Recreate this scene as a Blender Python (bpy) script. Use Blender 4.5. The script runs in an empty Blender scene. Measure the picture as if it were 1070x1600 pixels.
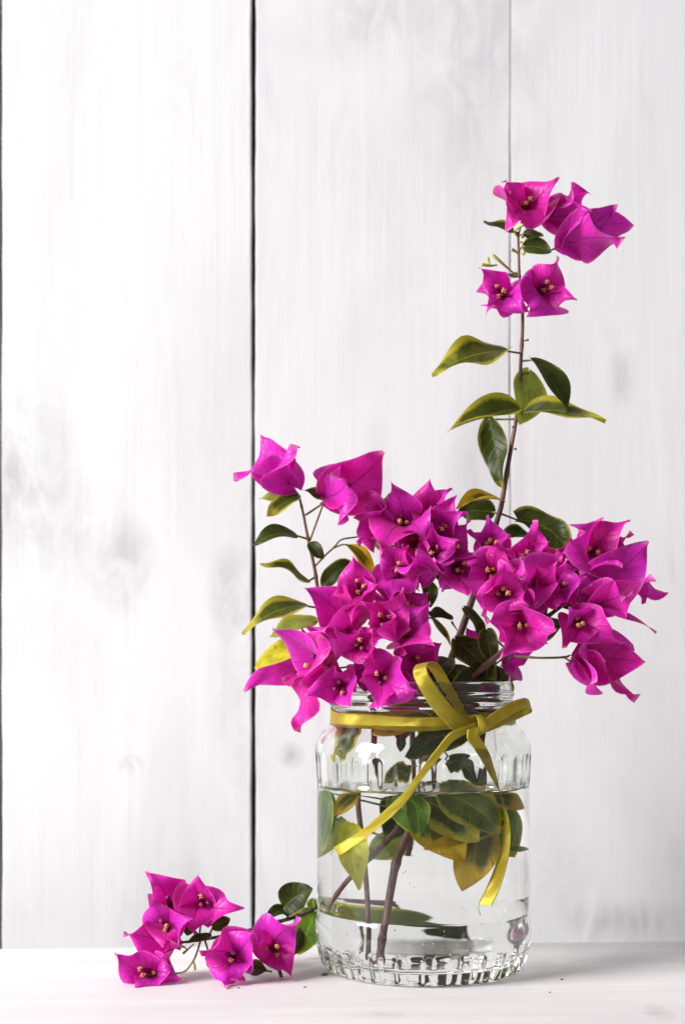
import bpy, bmesh, math, random
from mathutils import Vector as V, Matrix

random.seed(7)
scene = bpy.context.scene
C = bpy.context.collection

# ------------------------------------------------------------------ camera
# the lens looks level; the frame is shifted upwards (verticals stay vertical)
S = 0.045 / 165.0          # metres per photo pixel in the plane of the jar axis
F = 2350.0                 # focal length in photo pixels
D = F * S                  # camera to jar axis
HOR = 1030.0               # photo row of the horizon
HC = (1511 - HOR) * S      # camera height over the table
XC = -(660 - 535) * S      # camera x (jar axis is x = 0)
cam_d = bpy.data.cameras.new('camera')
cam = bpy.data.objects.new('camera', cam_d); C.objects.link(cam)
cam.location = (XC, -D, HC)
cam.rotation_euler = (math.radians(90), 0, 0)
cam_d.sensor_fit = 'VERTICAL'; cam_d.sensor_height = 36.0; cam_d.sensor_width = 24.0
cam_d.lens = 36.0 * F / 1600.0
cam_d.shift_y = (HOR - 800) / 1600.0
cam_d.clip_start = 0.01; cam_d.clip_end = 50
cam_d.dof.use_dof = True
cam_d.dof.focus_distance = D - 0.032
cam_d.dof.aperture_fstop = 9.0
scene.camera = cam

# ------------------------------------------------------------------ light
world = bpy.data.worlds.new('World'); scene.world = world
world.use_nodes = True
bg = world.node_tree.nodes['Background']
bg.inputs['Color'].default_value = (0.97, 0.97, 1.0, 1)
bg.inputs['Strength'].default_value = 0.18

def area(name, loc, target, sx, sy, power, col):
    l = bpy.data.lights.new(name, 'AREA'); l.shape = 'RECTANGLE'
    l.size = sx; l.size_y = sy; l.energy = power; l.color = col
    o = bpy.data.objects.new(name, l); C.objects.link(o)
    o.location = loc
    o.rotation_euler = (V(target) - V(loc)).to_track_quat('-Z', 'Y').to_euler()
    return o
# the window: to the left and a little in front, higher than the table
area('window_light', (-2.10, -0.98, 1.05), (0, 0.03, 0.10), 1.10, 1.45, 102, (1.0, 0.995, 0.985))

scene.view_settings.view_transform = 'Standard'
scene.view_settings.look = 'None'
scene.view_settings.exposure = 0.43
scene.view_settings.gamma = 1.0
scene.render.engine = 'CYCLES'
cy = scene.cycles
cy.use_denoising = True
cy.max_bounces = 24; cy.transmission_bounces = 20; cy.glossy_bounces = 8
cy.transparent_max_bounces = 16; cy.diffuse_bounces = 6
cy.sample_clamp_indirect = 12.0
cy.caustics_refractive = True; cy.caustics_reflective = True
cy.blur_glossy = 0.3

# ------------------------------------------------------------------ pixel -> place
def P(px, py, dep=0.0):
    """photo pixel + distance in mm behind the jar axis -> point in metres"""
    y = dep * 0.001
    s = (D + y) / F
    return V((XC + (px - 535) * s, y, HC - (py - HOR) * s))
def J(px, py, dep=0.0):
    """the same for things in the water, which the round jar widens"""
    k = 1.20 + 0.012 * dep * 0.5
    return P(660 + (px - 660) / k, py, dep)
def dirv(a):               # (right, up, towards the viewer)
    return V((a[0], -a[2], a[1])).normalized()

# ------------------------------------------------------------------ node helpers
def mat(name):
    m = bpy.data.materials.new(name); m.use_nodes = True
    nt = m.node_tree
    b = nt.nodes['Principled BSDF']
    return m, nt, b
class N:
    def __init__(s, nt): s.nt = nt
    def n(s, t, **kw):
        x = s.nt.nodes.new(t)
        for k, v in kw.items(): setattr(x, k, v)
        return x
    def l(s, a, b): s.nt.links.new(a, b)
    def val(s, sock, v):
        if isinstance(v, (int, float)): sock.default_value = v
        elif isinstance(v, tuple): sock.default_value = v
        else: s.l(v, sock)
    def math(s, op, a, b=None, c=None, clamp=False):
        x = s.n('ShaderNodeMath', operation=op, use_clamp=clamp)
        s.val(x.inputs[0], a)
        if b is not None: s.val(x.inputs[1], b)
        if c is not None: s.val(x.inputs[2], c)
        return x.outputs[0]
    def mix(s, f, a, b, mode='MIX'):
        x = s.n('ShaderNodeMix', data_type='RGBA', blend_type=mode)
        s.val(x.inputs[0], f); s.val(x.inputs[6], a); s.val(x.inputs[7], b)
        return x.outputs[2]
    def ramp(s, f, stops, interp='LINEAR'):
        x = s.n('ShaderNodeValToRGB'); x.color_ramp.interpolation = interp
        e = x.color_ramp.elements
        while len(e) < len(stops): e.new(0.5)
        for i, (p, c) in enumerate(stops):
            e[i].position = p
            e[i].color = c if isinstance(c, tuple) else (c, c, c, 1)
        s.l(f, x.inputs[0]); return x.outputs[0]
    def noise(s, vec, scale, detail=4, rough=0.55, dist=0.0):
        x = s.n('ShaderNodeTexNoise'); s.l(vec, x.inputs['Vector'])
        x.inputs['Scale'].default_value = scale; x.inputs['Detail'].default_value = detail
        x.inputs['Roughness'].default_value = rough; x.inputs['Distortion'].default_value = dist
        return x.outputs['Fac']
    def map(s, vec, scale=(1, 1, 1), loc=(0, 0, 0)):
        x = s.n('ShaderNodeMapping'); s.l(vec, x.inputs['Vector'])
        x.inputs['Scale'].default_value = scale; x.inputs['Location'].default_value = loc
        return x.outputs[0]
    def bump(s, h, strength, dist, bsdf):
        x = s.n('ShaderNodeBump'); s.l(h, x.inputs['Height'])
        x.inputs['Strength'].default_value = strength; x.inputs['Distance'].default_value = dist
        s.l(x.outputs[0], bsdf.inputs['Normal'])

def rgba(r, g, b): return (r, g, b, 1)

# whitewashed board; grain runs along `axis`
def wood(name, axis, base, grey, marks=(), pink=None, relief=1.0, grain=1.0):
    m, nt, b = mat(name); k = N(nt)
    tc = k.n('ShaderNodeTexCoord').outputs['Object']
    oi = k.n('ShaderNodeObjectInfo')
    off = k.n('ShaderNodeVectorMath', operation='SCALE')
    cmb = k.n('ShaderNodeCombineXYZ')
    k.l(oi.outputs['Random'], cmb.inputs[0]); k.l(oi.outputs['Random'], cmb.inputs[1]); k.l(oi.outputs['Random'], cmb.inputs[2])
    k.l(cmb.outputs[0], off.inputs[0]); off.inputs['Scale'].default_value = 7.3
    add = k.n('ShaderNodeVectorMath', operation='ADD'); k.l(tc, add.inputs[0]); k.l(off.outputs[0], add.inputs[1])
    vec = add.outputs[0]
    st = (1, 1, 0.035) if axis == 'z' else (0.035, 1, 1)
    st2 = (1, 1, 0.22) if axis == 'z' else (0.22, 1, 1)
    fine = k.noise(k.map(vec, st), 420, 5, 0.6, 0.3)
    mid = k.noise(k.map(vec, st), 75, 4, 0.55, 0.6)
    wash = k.noise(k.map(vec, st2), 16, 5, 0.6, 0.8)
    blot = k.noise(k.map(vec, st2), 38, 6, 0.7, 1.2)
    f1 = k.ramp(mid, [(0.42, 0.0), (0.72, 1.0)])
    f2 = k.ramp(wash, [(0.47, 0.0), (0.75, 1.0)])
    f3 = k.ramp(blot, [(0.56, 0.0), (0.80, 1.0)])
    f4 = k.ramp(fine, [(0.48, 0.0), (0.75, 1.0)])
    col = k.mix(k.math('MULTIPLY', f2, 0.40), rgba(*base), rgba(*grey))
    col = k.mix(k.math('MULTIPLY', f1, 0.10 * grain), col, rgba(*grey))
    col = k.mix(k.math('MULTIPLY', f3, 0.26), col, rgba(*[g * 0.8 for g in grey]))
    f6 = k.ramp(k.noise(k.map(vec, (1, 1, 0.55) if axis == 'z' else (0.55, 1, 1)), 11, 4, 0.6, 0.5), [(0.45, 0.0), (0.72, 1.0)])
    col = k.mix(k.math('MULTIPLY', f6, 0.22), col, rgba(*grey))
    col = k.mix(k.math('MULTIPLY', f4, 0.06 * grain), col, rgba(*[g * 0.75 for g in grey]))
    # worn, smudged places where the grey wood shows through the wash; also soft darker patches
    geo = k.n('ShaderNodeNewGeometry').outputs['Position']
    for (p, rx, rz, amt) in marks:
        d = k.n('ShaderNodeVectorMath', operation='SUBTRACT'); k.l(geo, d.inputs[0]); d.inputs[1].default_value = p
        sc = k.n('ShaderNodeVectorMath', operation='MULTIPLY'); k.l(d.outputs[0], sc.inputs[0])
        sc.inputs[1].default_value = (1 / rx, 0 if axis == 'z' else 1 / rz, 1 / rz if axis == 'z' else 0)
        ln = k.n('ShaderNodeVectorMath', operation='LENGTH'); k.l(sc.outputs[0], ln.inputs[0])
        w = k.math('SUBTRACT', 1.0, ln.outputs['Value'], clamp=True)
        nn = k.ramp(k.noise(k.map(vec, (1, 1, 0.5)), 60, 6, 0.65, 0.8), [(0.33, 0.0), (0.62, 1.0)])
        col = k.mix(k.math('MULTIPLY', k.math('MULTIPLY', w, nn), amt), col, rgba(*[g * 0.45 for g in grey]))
    if pink:
        f5 = k.ramp(k.noise(k.map(vec, st2), 22, 5, 0.65, 0.6), [(0.45, 0.0), (0.7, 1.0)])
        col = k.mix(k.math('MULTIPLY', f5, 0.5), col, rgba(*pink))
    k.l(col, b.inputs['Base Color'])
    b.inputs['Roughness'].default_value = 0.62
    b.inputs['Specular IOR Level'].default_value = 0.3
    h = k.math('ADD', k.math('MULTIPLY', fine, 0.6), k.math('MULTIPLY', mid, 0.9))
    k.bump(h, 0.25, 0.0006 * relief, b)
    return m

# ------------------------------------------------------------------ mesh helpers
def link(name, me, m, parent=None):
    o = bpy.data.objects.new(name, me); C.objects.link(o)
    for x in (m if isinstance(m, (list, tuple)) else [m]): me.materials.append(x)
    if parent is not None: o.parent = parent
    return o
def tag(o, label=None, cat=None, group=None, kind=None):
    if label: o['label'] = label
    if cat: o['category'] = cat
    if group: o['group'] = group
    if kind: o['kind'] = kind
    return o
def empty(name, loc=(0, 0, 0), parent=None):
    o = bpy.data.objects.new(name, None); C.objects.link(o); o.location = loc
    o.empty_display_size = 0.01
    if parent is not None: o.parent = parent
    return o
def pmesh(name, verts, faces, uvs=None, smooth=True, mats=None):
    me = bpy.data.meshes.new(name)
    me.from_pydata([tuple(v) for v in verts], [], faces)
    if uvs:
        ul = me.uv_layers.new(name='UVMap')
        for lp in me.loops: ul.data[lp.index].uv = uvs[lp.vertex_index]
    if smooth:
        for p in me.polygons: p.use_smooth = True
    if mats:
        for p, i in zip(me.polygons, mats): p.material_index = i
    me.update(); return me
def box(x0, x1, y0, y1, z0, z1, bev, name):
    bm = bmesh.new()
    bmesh.ops.create_cube(bm, size=1)
    for v in bm.verts:
        v.co = V((x0 + (v.co.x + .5) * (x1 - x0), y0 + (v.co.y + .5) * (y1 - y0), z0 + (v.co.z + .5) * (z1 - z0)))
    if bev: bmesh.ops.bevel(bm, geom=bm.edges[:], offset=bev, segments=3, affect='EDGES', profile=0.6)
    me = bpy.data.meshes.new(name); bm.to_mesh(me); bm.free()
    return me
def catmull(pts, n=8):
    """pts: list of equal-length tuples -> smooth list of tuples"""
    q = [pts[0]] + list(pts) + [pts[-1]]
    out = []
    for i in range(1, len(q) - 2):
        p0, p1, p2, p3 = q[i - 1], q[i], q[i + 1], q[i + 2]
        for j in range(n):
            t = j / n
            out.append(tuple(0.5 * (2 * b + (c - a) * t + (2 * a - 5 * b + 4 * c - d) * t * t + (3 * b - a - 3 * c + d) * t ** 3)
                             for a, b, c, d in zip(p0, p1, p2, p3)))
    out.append(tuple(pts[-1]))
    return out
def tube(path, radii, sides=8, knobs=0.0, cap=True):
    """path list of Vectors; returns verts, faces"""
    vs, fs = [], []
    up = V((0, 1, 0))
    n = len(path)
    for i, p in enumerate(path):
        t = (path[min(i + 1, n - 1)] - path[max(i - 1, 0)]).normalized()
        x = t.cross(up)
        if x.length < 1e-4: x = t.cross(V((1, 0, 0)))
        x.normalize(); y = t.cross(x).normalized()
        for k in range(sides):
            a = 2 * math.pi * k / sides
            r = radii[i] * (1 + knobs * random.uniform(-1, 1))
            vs.append(p + x * math.cos(a) * r + y * math.sin(a) * r)
    for i in range(n - 1):
        for k in range(sides):
            k2 = (k + 1) % sides
            fs.append((i * sides + k, i * sides + k2, (i + 1) * sides + k2, (i + 1) * sides + k))
    if cap:
        fs.append(tuple(range(sides - 1, -1, -1)))
        fs.append(tuple((n - 1) * sides + k for k in range(sides)))
    return vs, fs

# ------------------------------------------------------------------ materials
WASH = (0.735, 0.728, 0.738); GREY = (0.50, 0.495, 0.51)
def at_wall(px, py): return tuple(P(px, py, 130))
wall_marks = [(at_wall(35, 740), 0.032, 0.060, 0.55), (at_wall(125, 830), 0.034, 0.034, 0.30), (at_wall(195, 885), 0.02, 0.03, 0.5),
               (at_wall(365, 930), 0.016, 0.03, 0.5), (at_wall(205, 1198), 0.0075, 0.0075, 1.0), (at_wall(375, 1130), 0.02, 0.08, 0.3),
               (at_wall(290, 1420), 0.06, 0.05, 0.2), (at_wall(600, 10), 0.05, 0.02, 0.35), (at_wall(550, 60), 0.05, 0.02, 0.2),
               (at_wall(930, 1440), 0.020, 0.013, 0.45), (at_wall(1010, 1440), 0.025, 0.013, 0.5), (at_wall(880, 1400), 0.03, 0.06, 0.25),  # last one: soft upright darker patch right of the jar
               (at_wall(750, 60), 0.05, 0.12, 0.35), (at_wall(970, 590), 0.01, 0.02, 0.4), (at_wall(740, 750), 0.02, 0.05, 0.3),
               (at_wall(590, 800), 0.012, 0.06, 0.3), (at_wall(455, 1180), 0.008, 0.008, 0.6)]
M_wall = wood('whitewashed_board', 'z', WASH, GREY, wall_marks)
def on_table(px, py):
    y = F * HC / (py - HOR) - D
    s = (D + y) / F
    return (XC + (px - 535) * s, y, 0)
M_table = wood('painted_table_wood', 'x', (0.80, 0.77, 0.78), (0.56, 0.51, 0.525),
               [(on_table(1028, 1582), 0.007, 0.014, 1.0), (on_table(600, 1585), 0.02, 0.008, 0.35), (on_table(930, 1500), 0.05, 0.015, 0.3)],  # last one: soft darker strip right of the jar
               pink=(0.82, 0.75, 0.765), relief=2.2, grain=2.4)
M_dark, nt, b = mat('gap_shade')
b.inputs['Base Color'].default_value = (0.20, 0.20, 0.17, 1); b.inputs['Roughness'].default_value = 0.9  # dark colour standing in for shade inside the plank gaps

def glass(name, ior, col, rough=0.0):
    m, nt, b = mat(name)
    b.inputs['Base Color'].default_value = col
    b.inputs['Transmission Weight'].default_value = 1.0
    b.inputs['Roughness'].default_value = rough
    b.inputs['IOR'].default_value = ior
    return m
M_glass = glass('clear_glass', 1.47, (0.965, 0.988, 0.955, 1))
M_water = glass('water', 1.333, (0.995, 1.0, 0.99, 1))

def bract_mat():
    m, nt, b = mat('bract_magenta'); k = N(nt)
    uv = k.n('ShaderNodeUVMap').outputs[0]
    sep = k.n('ShaderNodeSeparateXYZ'); k.l(uv, sep.inputs[0])
    s, v = sep.outputs[0], sep.outputs[1]
    av = k.math('ABSOLUTE', k.math('SUBTRACT', k.math('MULTIPLY', v, 2), 1))
    tc = k.n('ShaderNodeTexCoord').outputs['Object']
    nz = k.noise(tc, 130, 4, 0.6)
    # side veins run forward from the midrib
    ph = k.math('ADD', k.math('MULTIPLY', k.math('SUBTRACT', s, k.math('MULTIPLY', av, 0.28)), 8.0), k.math('MULTIPLY', nz, 0.7))
    vein = k.math('PINGPONG', ph, 0.5)
    side = k.ramp(vein, [(0.0, 1.0), (0.10, 0.0)])
    midr = k.ramp(av, [(0.0, 1.0), (0.05, 0.0)])
    rnd = k.n('ShaderNodeObjectInfo').outputs['Random']
    c = k.mix(rnd, rgba(0.61, 0.016, 0.50), rgba(0.64, 0.006, 0.30))
    c = k.mix(k.ramp(nz, [(0.40, 0.0), (0.72, 0.55)]), c, rgba(0.74, 0.035, 0.52))
    c = k.mix(k.math('MULTIPLY', side, 0.5), c, rgba(0.40, 0.004, 0.22))
    vo = k.n('ShaderNodeTexVoronoi', feature='DISTANCE_TO_EDGE'); k.l(tc, vo.inputs['Vector']); vo.inputs['Scale'].default_value = 420
    net = k.ramp(vo.outputs['Distance'], [(0.0, 1.0), (0.09, 0.0)])
    c = k.mix(k.math('MULTIPLY', net, 0.22), c, rgba(0.42, 0.004, 0.24))
    c = k.mix(k.math('MULTIPLY', midr, 0.65), c, rgba(0.22, 0.004, 0.10))
    # thin margin lightened for light at the edges; bleached patches, pale tip and a fleck here and there
    c = k.mix(k.ramp(av, [(0.90, 0.0), (1.0, 0.45)]), c, rgba(0.86, 0.22, 0.62))
    off = k.n('ShaderNodeVectorMath', operation='ADD'); k.l(tc, off.inputs[0]); k.l(rnd, off.inputs[1])
    fade = k.ramp(k.noise(off.outputs[0], 55, 5, 0.65, 0.6), [(0.60, 0.0), (0.80, 0.45)])
    c = k.mix(fade, c, rgba(0.82, 0.16, 0.60))
    brown = k.ramp(k.math('ADD', k.noise(off.outputs[0], 90, 4, 0.7), k.math('MULTIPLY', av, 0.22)), [(0.86, 0.0), (0.92, 0.6)])
    c = k.mix(brown, c, rgba(0.42, 0.10, 0.08))
    tipf = k.ramp(s, [(0.93, 0.0), (1.0, 0.55)])
    c = k.mix(tipf, c, rgba(0.75, 0.30, 0.42))
    fleck = k.ramp(k.noise(tc, 420, 2, 0.5), [(0.735, 0.0), (0.77, 0.7)])
    c = k.mix(fleck, c, rgba(0.85, 0.45, 0.60))
    k.l(c, b.inputs['Base Color'])
    b.inputs['Roughness'].default_value = 0.44
    b.inputs['Specular IOR Level'].default_value = 0.35
    b.inputs['Sheen Weight'].default_value = 0.12
    b.inputs['Sheen Tint'].default_value = (1.0, 0.6, 0.9, 1)
    h = k.math('SUBTRACT', k.math('MULTIPLY', nz, 0.5), k.math('ADD', side, k.math('MULTIPLY', midr, 1.5)))
    k.bump(h, 0.35, 0.0006, b)
    tr = k.n('ShaderNodeBsdfTranslucent')
    k.l(k.mix(1.0, c, rgba(1.25, 1.0, 1.05), 'MULTIPLY'), tr.inputs['Color'])
    ms = k.n('ShaderNodeMixShader'); ms.inputs[0].default_value = 0.32
    k.l(b.outputs[0], ms.inputs[1]); k.l(tr.outputs[0], ms.inputs[2])
    k.l(ms.outputs[0], nt.nodes['Material Output'].inputs['Surface'])
    return m
M_bract = bract_mat()

def leaf_mat(name, green, rim, rim_at, trans, rough=0.42):
    m, nt, b = mat(name); k = N(nt)
    uv = k.n('ShaderNodeUVMap').outputs[0]
    sep = k.n('ShaderNodeSeparateXYZ'); k.l(uv, sep.inputs[0])
    s, v = sep.outputs[0], sep.outputs[1]
    av = k.math('ABSOLUTE', k.math('SUBTRACT', k.math('MULTIPLY', v, 2), 1))
    tc = k.n('ShaderNodeTexCoord').outputs['Object']
    oi = k.n('ShaderNodeObjectInfo').outputs['Random']
    off = k.n('ShaderNodeVectorMath', operation='ADD'); k.l(tc, off.inputs[0]); k.l(oi, off.inputs[1])
    nz = k.noise(off.outputs[0], 170, 4, 0.6)
    big = k.noise(off.outputs[0], 60, 3, 0.6)
    ph = k.math('ADD', k.math('MULTIPLY', k.math('SUBTRACT', s, k.math('MULTIPLY', av, 0.22)), 7.0), k.math('MULTIPLY', nz, 0.35))
    side = k.ramp(k.math('PINGPONG', ph, 0.5), [(0.0, 1.0), (0.09, 0.0)])
    midr = k.ramp(av, [(0.0, 1.0), (0.055, 0.0)])
    c = k.mix(k.ramp(nz, [(0.35, 0.0), (0.7, 1.0)]), rgba(*[g * 0.72 for g in green]), rgba(*[g * 1.35 for g in green]))
    edge = k.math('ADD', k.math('MAXIMUM', av, k.math('SUBTRACT', k.math('MULTIPLY', s, 1.25), 0.27)), k.math('MULTIPLY', k.math('SUBTRACT', big, 0.5), 0.9))
    c = k.mix(k.ramp(edge, [(rim_at, 0.0), (rim_at + 0.22, 0.9)]), c, rgba(*rim))
    c = k.mix(k.math('MULTIPLY', midr, 0.6), c, rgba(rim[0] * 0.8, rim[1] * 0.9, rim[2]))
    spot = k.ramp(k.noise(off.outputs[0], 330, 3, 0.6), [(0.66, 0.0), (0.72, 0.65)])
    c = k.mix(spot, c, rgba(0.20, 0.12, 0.02))
    c = k.mix(k.math('MULTIPLY', side, 0.12), c, rgba(rim[0] * 0.6, rim[1] * 0.7, rim[2]))
    k.l(c, b.inputs['Base Color'])
    b.inputs['Roughness'].default_value = rough
    b.inputs['Specular IOR Level'].default_value = 0.27
    h = k.math('SUBTRACT', k.math('MULTIPLY', nz, 0.4), k.math('ADD', k.math('MULTIPLY', side, 0.7), midr))
    k.bump(h, 0.4, 0.0007, b)
    tr = k.n('ShaderNodeBsdfTranslucent')
    k.l(k.mix(1.0, c, rgba(1.5, 1.6, 0.9), 'MULTIPLY'), tr.inputs['Color'])
    ms = k.n('ShaderNodeMixShader'); ms.inputs[0].default_value = trans
    k.l(b.outputs[0], ms.inputs[1]); k.l(tr.outputs[0], ms.inputs[2])
    k.l(ms.outputs[0], nt.nodes['Material Output'].inputs['Surface'])
    return m
YEL = (0.42, 0.37, 0.035)
M_leaf = {
    'dark': leaf_mat('leaf_dark_green', (0.032, 0.045, 0.006), (0.24, 0.22, 0.02), 0.86, 0.20),
    'var': leaf_mat('leaf_yellow_margined', (0.058, 0.070, 0.009), YEL, 0.62, 0.25),
    'pale': leaf_mat('leaf_pale_green', (0.20, 0.23, 0.045), (0.42, 0.40, 0.06), 0.75, 0.35, 0.45),
    'yellow': leaf_mat('leaf_yellowed', (0.50, 0.48, 0.03), (0.60, 0.55, 0.03), 0.55, 0.40, 0.42),
    'green': leaf_mat('leaf_fresh_green', (0.09, 0.17, 0.015), (0.40, 0.42, 0.03), 0.85, 0.35),
    'olive': leaf_mat('leaf_olive_green', (0.075, 0.095, 0.010), (0.34, 0.30, 0.02), 0.74, 0.30),
    'amber': leaf_mat('leaf_green_turning_amber', (0.10, 0.10, 0.008), (0.52, 0.32, 0.015), 0.45, 0.30),
}
def bark(name, c1, c2, rough=0.6):
    m, nt, b = mat(name); k = N(nt)
    tc = k.n('ShaderNodeTexCoord').outputs['Object']
    n1 = k.noise(tc, 160, 5, 0.65)
    n2 = k.noise(tc, 900, 3, 0.6)
    c = k.mix(k.ramp(n1, [(0.35, 0.0), (0.68, 1.0)]), rgba(*c1), rgba(*c2))
    k.l(c, b.inputs['Base Color']); b.inputs['Roughness'].default_value = rough
    k.bump(k.math('ADD', n1, n2), 0.5, 0.0004, b)
    return m
M_bark = bark('stem_bark', (0.09, 0.035, 0.022), (0.22, 0.11, 0.075))
M_barkdark = bark('stem_bark_dark', (0.055, 0.022, 0.016), (0.17, 0.085, 0.065))
M_twig = bark('twig_green', (0.12, 0.11, 0.025), (0.20, 0.15, 0.05))
M_tube = bark('floral_tube', (0.16, 0.008, 0.055), (0.26, 0.012, 0.10), 0.5)
M_cream = bark('floret_cream', (0.50, 0.17, 0.05), (0.78, 0.46, 0.18), 0.5)
M_bud = bark('bud_green', (0.34, 0.38, 0.07), (0.50, 0.50, 0.14), 0.5)
M_cut = bark('cut_wood', (0.50, 0.30, 0.10), (0.75, 0.62, 0.40), 0.7)

def satin():
    m, nt, b = mat('satin_olive_gold'); k = N(nt)
    uv = k.n('ShaderNodeUVMap').outputs[0]
    w = k.n('ShaderNodeTexWave', wave_type='BANDS', bands_direction='X'); k.l(k.map(uv, (900, 1, 1)), w.inputs['Vector'])
    w.inputs['Scale'].default_value = 0.3; w.inputs['Distortion'].default_value = 1.0
    st = k.noise(k.map(uv, (30, 2, 1)), 4, 4, 0.6)
    sep = k.n('ShaderNodeSeparateXYZ'); k.l(uv, sep.inputs[0])
    av = k.math('ABSOLUTE', k.math('SUBTRACT', k.math('MULTIPLY', sep.outputs[1], 2), 1))
    c = k.mix(st, rgba(0.40, 0.30, 0.016), rgba(0.50, 0.41, 0.03))
    c = k.mix(k.ramp(av, [(0.80, 0.0), (0.90, 0.5)]), c, rgba(0.56, 0.47, 0.07))
    k.l(c, b.inputs['Base Color'])
    b.inputs['Roughness'].default_value = 0.30
    b.inputs['Metallic'].default_value = 0.35
    b.inputs['Specular IOR Level'].default_value = 0.7
    b.inputs['Specular Tint'].default_value = (1.0, 0.92, 0.55, 1)
    b.inputs['Anisotropic'].default_value = 0.0
    b.inputs['Sheen Weight'].default_value = 0.25
    b.inputs['Sheen Tint'].default_value = (0.9, 0.8, 0.3, 1)
    edge = k.ramp(av, [(0.78, 0.0), (0.86, 1.0)])
    h = k.math('ADD', k.math('MULTIPLY', w.outputs['Fac'], 0.25), k.math('ADD', k.math('MULTIPLY', st, 0.5), edge))
    k.bump(h, 0.35, 0.0004, b)
    tr = k.n('ShaderNodeBsdfTranslucent'); k.l(k.mix(1.0, c, rgba(1.6, 1.6, 1.2), 'MULTIPLY'), tr.inputs['Color'])
    ms = k.n('ShaderNodeMixShader'); ms.inputs[0].default_value = 0.22
    k.l(b.outputs[0], ms.inputs[1]); k.l(tr.outputs[0], ms.inputs[2])
    k.l(ms.outputs[0], nt.nodes['Material Output'].inputs['Surface'])
    return m
M_ribbon = satin()

# ------------------------------------------------------------------ the setting
YAW = math.radians(-2.0)
YT = 0.052                      # back edge of the table, behind the jar axis
tt = link('table_top', box(-0.55, 0.60, -0.40, 0.0, -0.028, 0.0, 0.0012, 'table_top'), M_table)
tt.location = (0, YT, 0); tt.rotation_euler = (0, 0, math.radians(3.4))
tag(tt, 'whitewashed wooden table board under the jar and the fallen sprig', kind='structure')

wall = empty('board_wall', (0, 0.130, 0))
tag(wall, 'whitewashed upright boards behind the table', kind='structure')
wz0, wz1 = -0.25, 0.75
def wx(px): return P(px, 0, 130).x
edges = [(wx(-394), wx(-1)), (wx(3.5), wx(392.5)), (wx(399.5), wx(796.3)), (wx(796.9), wx(1194)), (wx(1195), wx(1590))]
def plank_mesh(a, b_, seed):
    rng = random.Random(seed)
    ph = [rng.uniform(0, 6.28) for _ in range(8)]
    def wob(z, q): return 0.00022 * (math.sin(z * 19 + ph[q]) + 0.7 * math.sin(z * 47 + ph[q + 1]) + 0.5 * math.sin(z * 113 + ph[q + 2]) + 0.35 * math.sin(z * 290 + ph[q + 3]))
    c = 0.0005
    vs, fs = [], []
    nz = 240
    for i in range(nz + 1):
        z = wz0 + (wz1 - wz0) * i / nz
        l, r = a + wob(z, 0) * 0.8, b_ + wob(z, 4) * 0.8
        ring = [(l, c), (l + c * .3, c * .3), (l + c, 0), (r - c, 0), (r - c * .3, c * .3), (r, c), (r, 0.018), (l, 0.018)]
        vs += [V((x, y, z)) for x, y in ring]
    for i in range(nz):
        for k in range(8):
            k2 = (k + 1) % 8
            fs.append((i * 8 + k, i * 8 + k2, (i + 1) * 8 + k2, (i + 1) * 8 + k))
    fs.append(tuple(range(7, -1, -1))); fs.append(tuple(nz * 8 + k for k in range(8)))
    return pmesh('plank', vs, fs, smooth=False)
for i, (a, b_) in enumerate(edges):
    o = link('plank', plank_mesh(a, b_, i), M_wall, wall)
    o.location.y = (0.0, 0.0004, 0.0, 0.0003, 0.001)[i]
link('gap_shade_sheet', box(wx(-394), wx(1590), 0.021, 0.031, wz0, wz1, 0, 'gap_shade_sheet'), M_dark, wall)  # sheet added behind the planks so their gaps read dark

# ------------------------------------------------------------------ glass jar
def zpx(py): return (1511 - py) * S
NF = 26                                             # flutes round the jar
def smoothstep(a, b, x):
    t = max(0.0, min(1.0, (x - a) / (b - a))); return t * t * (3 - 2 * t)
def lathe(profile, seg, flute=None, close_bottom=True, close_top=False):
    vs, fs = [], []
    for (r, z) in profile:
        for k in range(seg):
            a = 2 * math.pi * k / seg
            rr = r - (flute(a, z) if flute else 0)
            vs.append(V((rr * math.cos(a), rr * math.sin(a), z)))
    n = len(profile)
    for i in range(n - 1):
        for k in range(seg):
            k2 = (k + 1) % seg
            fs.append((i * seg + k, i * seg + k2, (i + 1) * seg + k2, (i + 1) * seg + k))
    if close_bottom: fs.append(tuple(range(seg - 1, -1, -1)))
    if close_top: fs.append(tuple((n - 1) * seg + k for k in range(seg)))
    return vs, fs
out_keys = [(128, 1508.0), (143, 1511), (151, 1509), (157, 1502), (162, 1490), (165.5, 1474), (167.4, 1460), (168, 1450), (167.4, 1440), (166, 1429), (164.8, 1422),
            (163.9, 1418), (164.2, 1413), (164.8, 1405), (165, 1380), (165, 1340), (165, 1290), (165, 1250), (165, 1228), (166, 1215), (167.3, 1195), (168, 1175),
            (167, 1162), (163, 1151), (156, 1142), (149, 1134), (144, 1128), (142, 1121), (141.6, 1108), (142.4, 1104), (145, 1101.5), (145.4, 1099.5), (143, 1097),
            (140.6, 1094), (140.6, 1089), (142.5, 1086), (143, 1084), (141.5, 1081), (139.2, 1079), (138.6, 1072), (138, 1067), (136.2, 1064.2), (133.5, 1063.6)]
in_keys = [(131.5, 1065), (130.5, 1069), (131.5, 1090), (132, 1110), (133, 1126), (139, 1137), (148, 1147), (155, 1158), (158.5, 1172), (158.5, 1200), (157.5, 1226), (156.5, 1250), (156.5, 1320), (156.5, 1400),
           (157, 1440), (156, 1462), (151, 1478), (140, 1488), (115, 1492), (60, 1490), (1, 1489)]
def dense(keys, n):
    return [(r * S, zpx(y)) for r, y in catmull(keys, n)]
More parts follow.
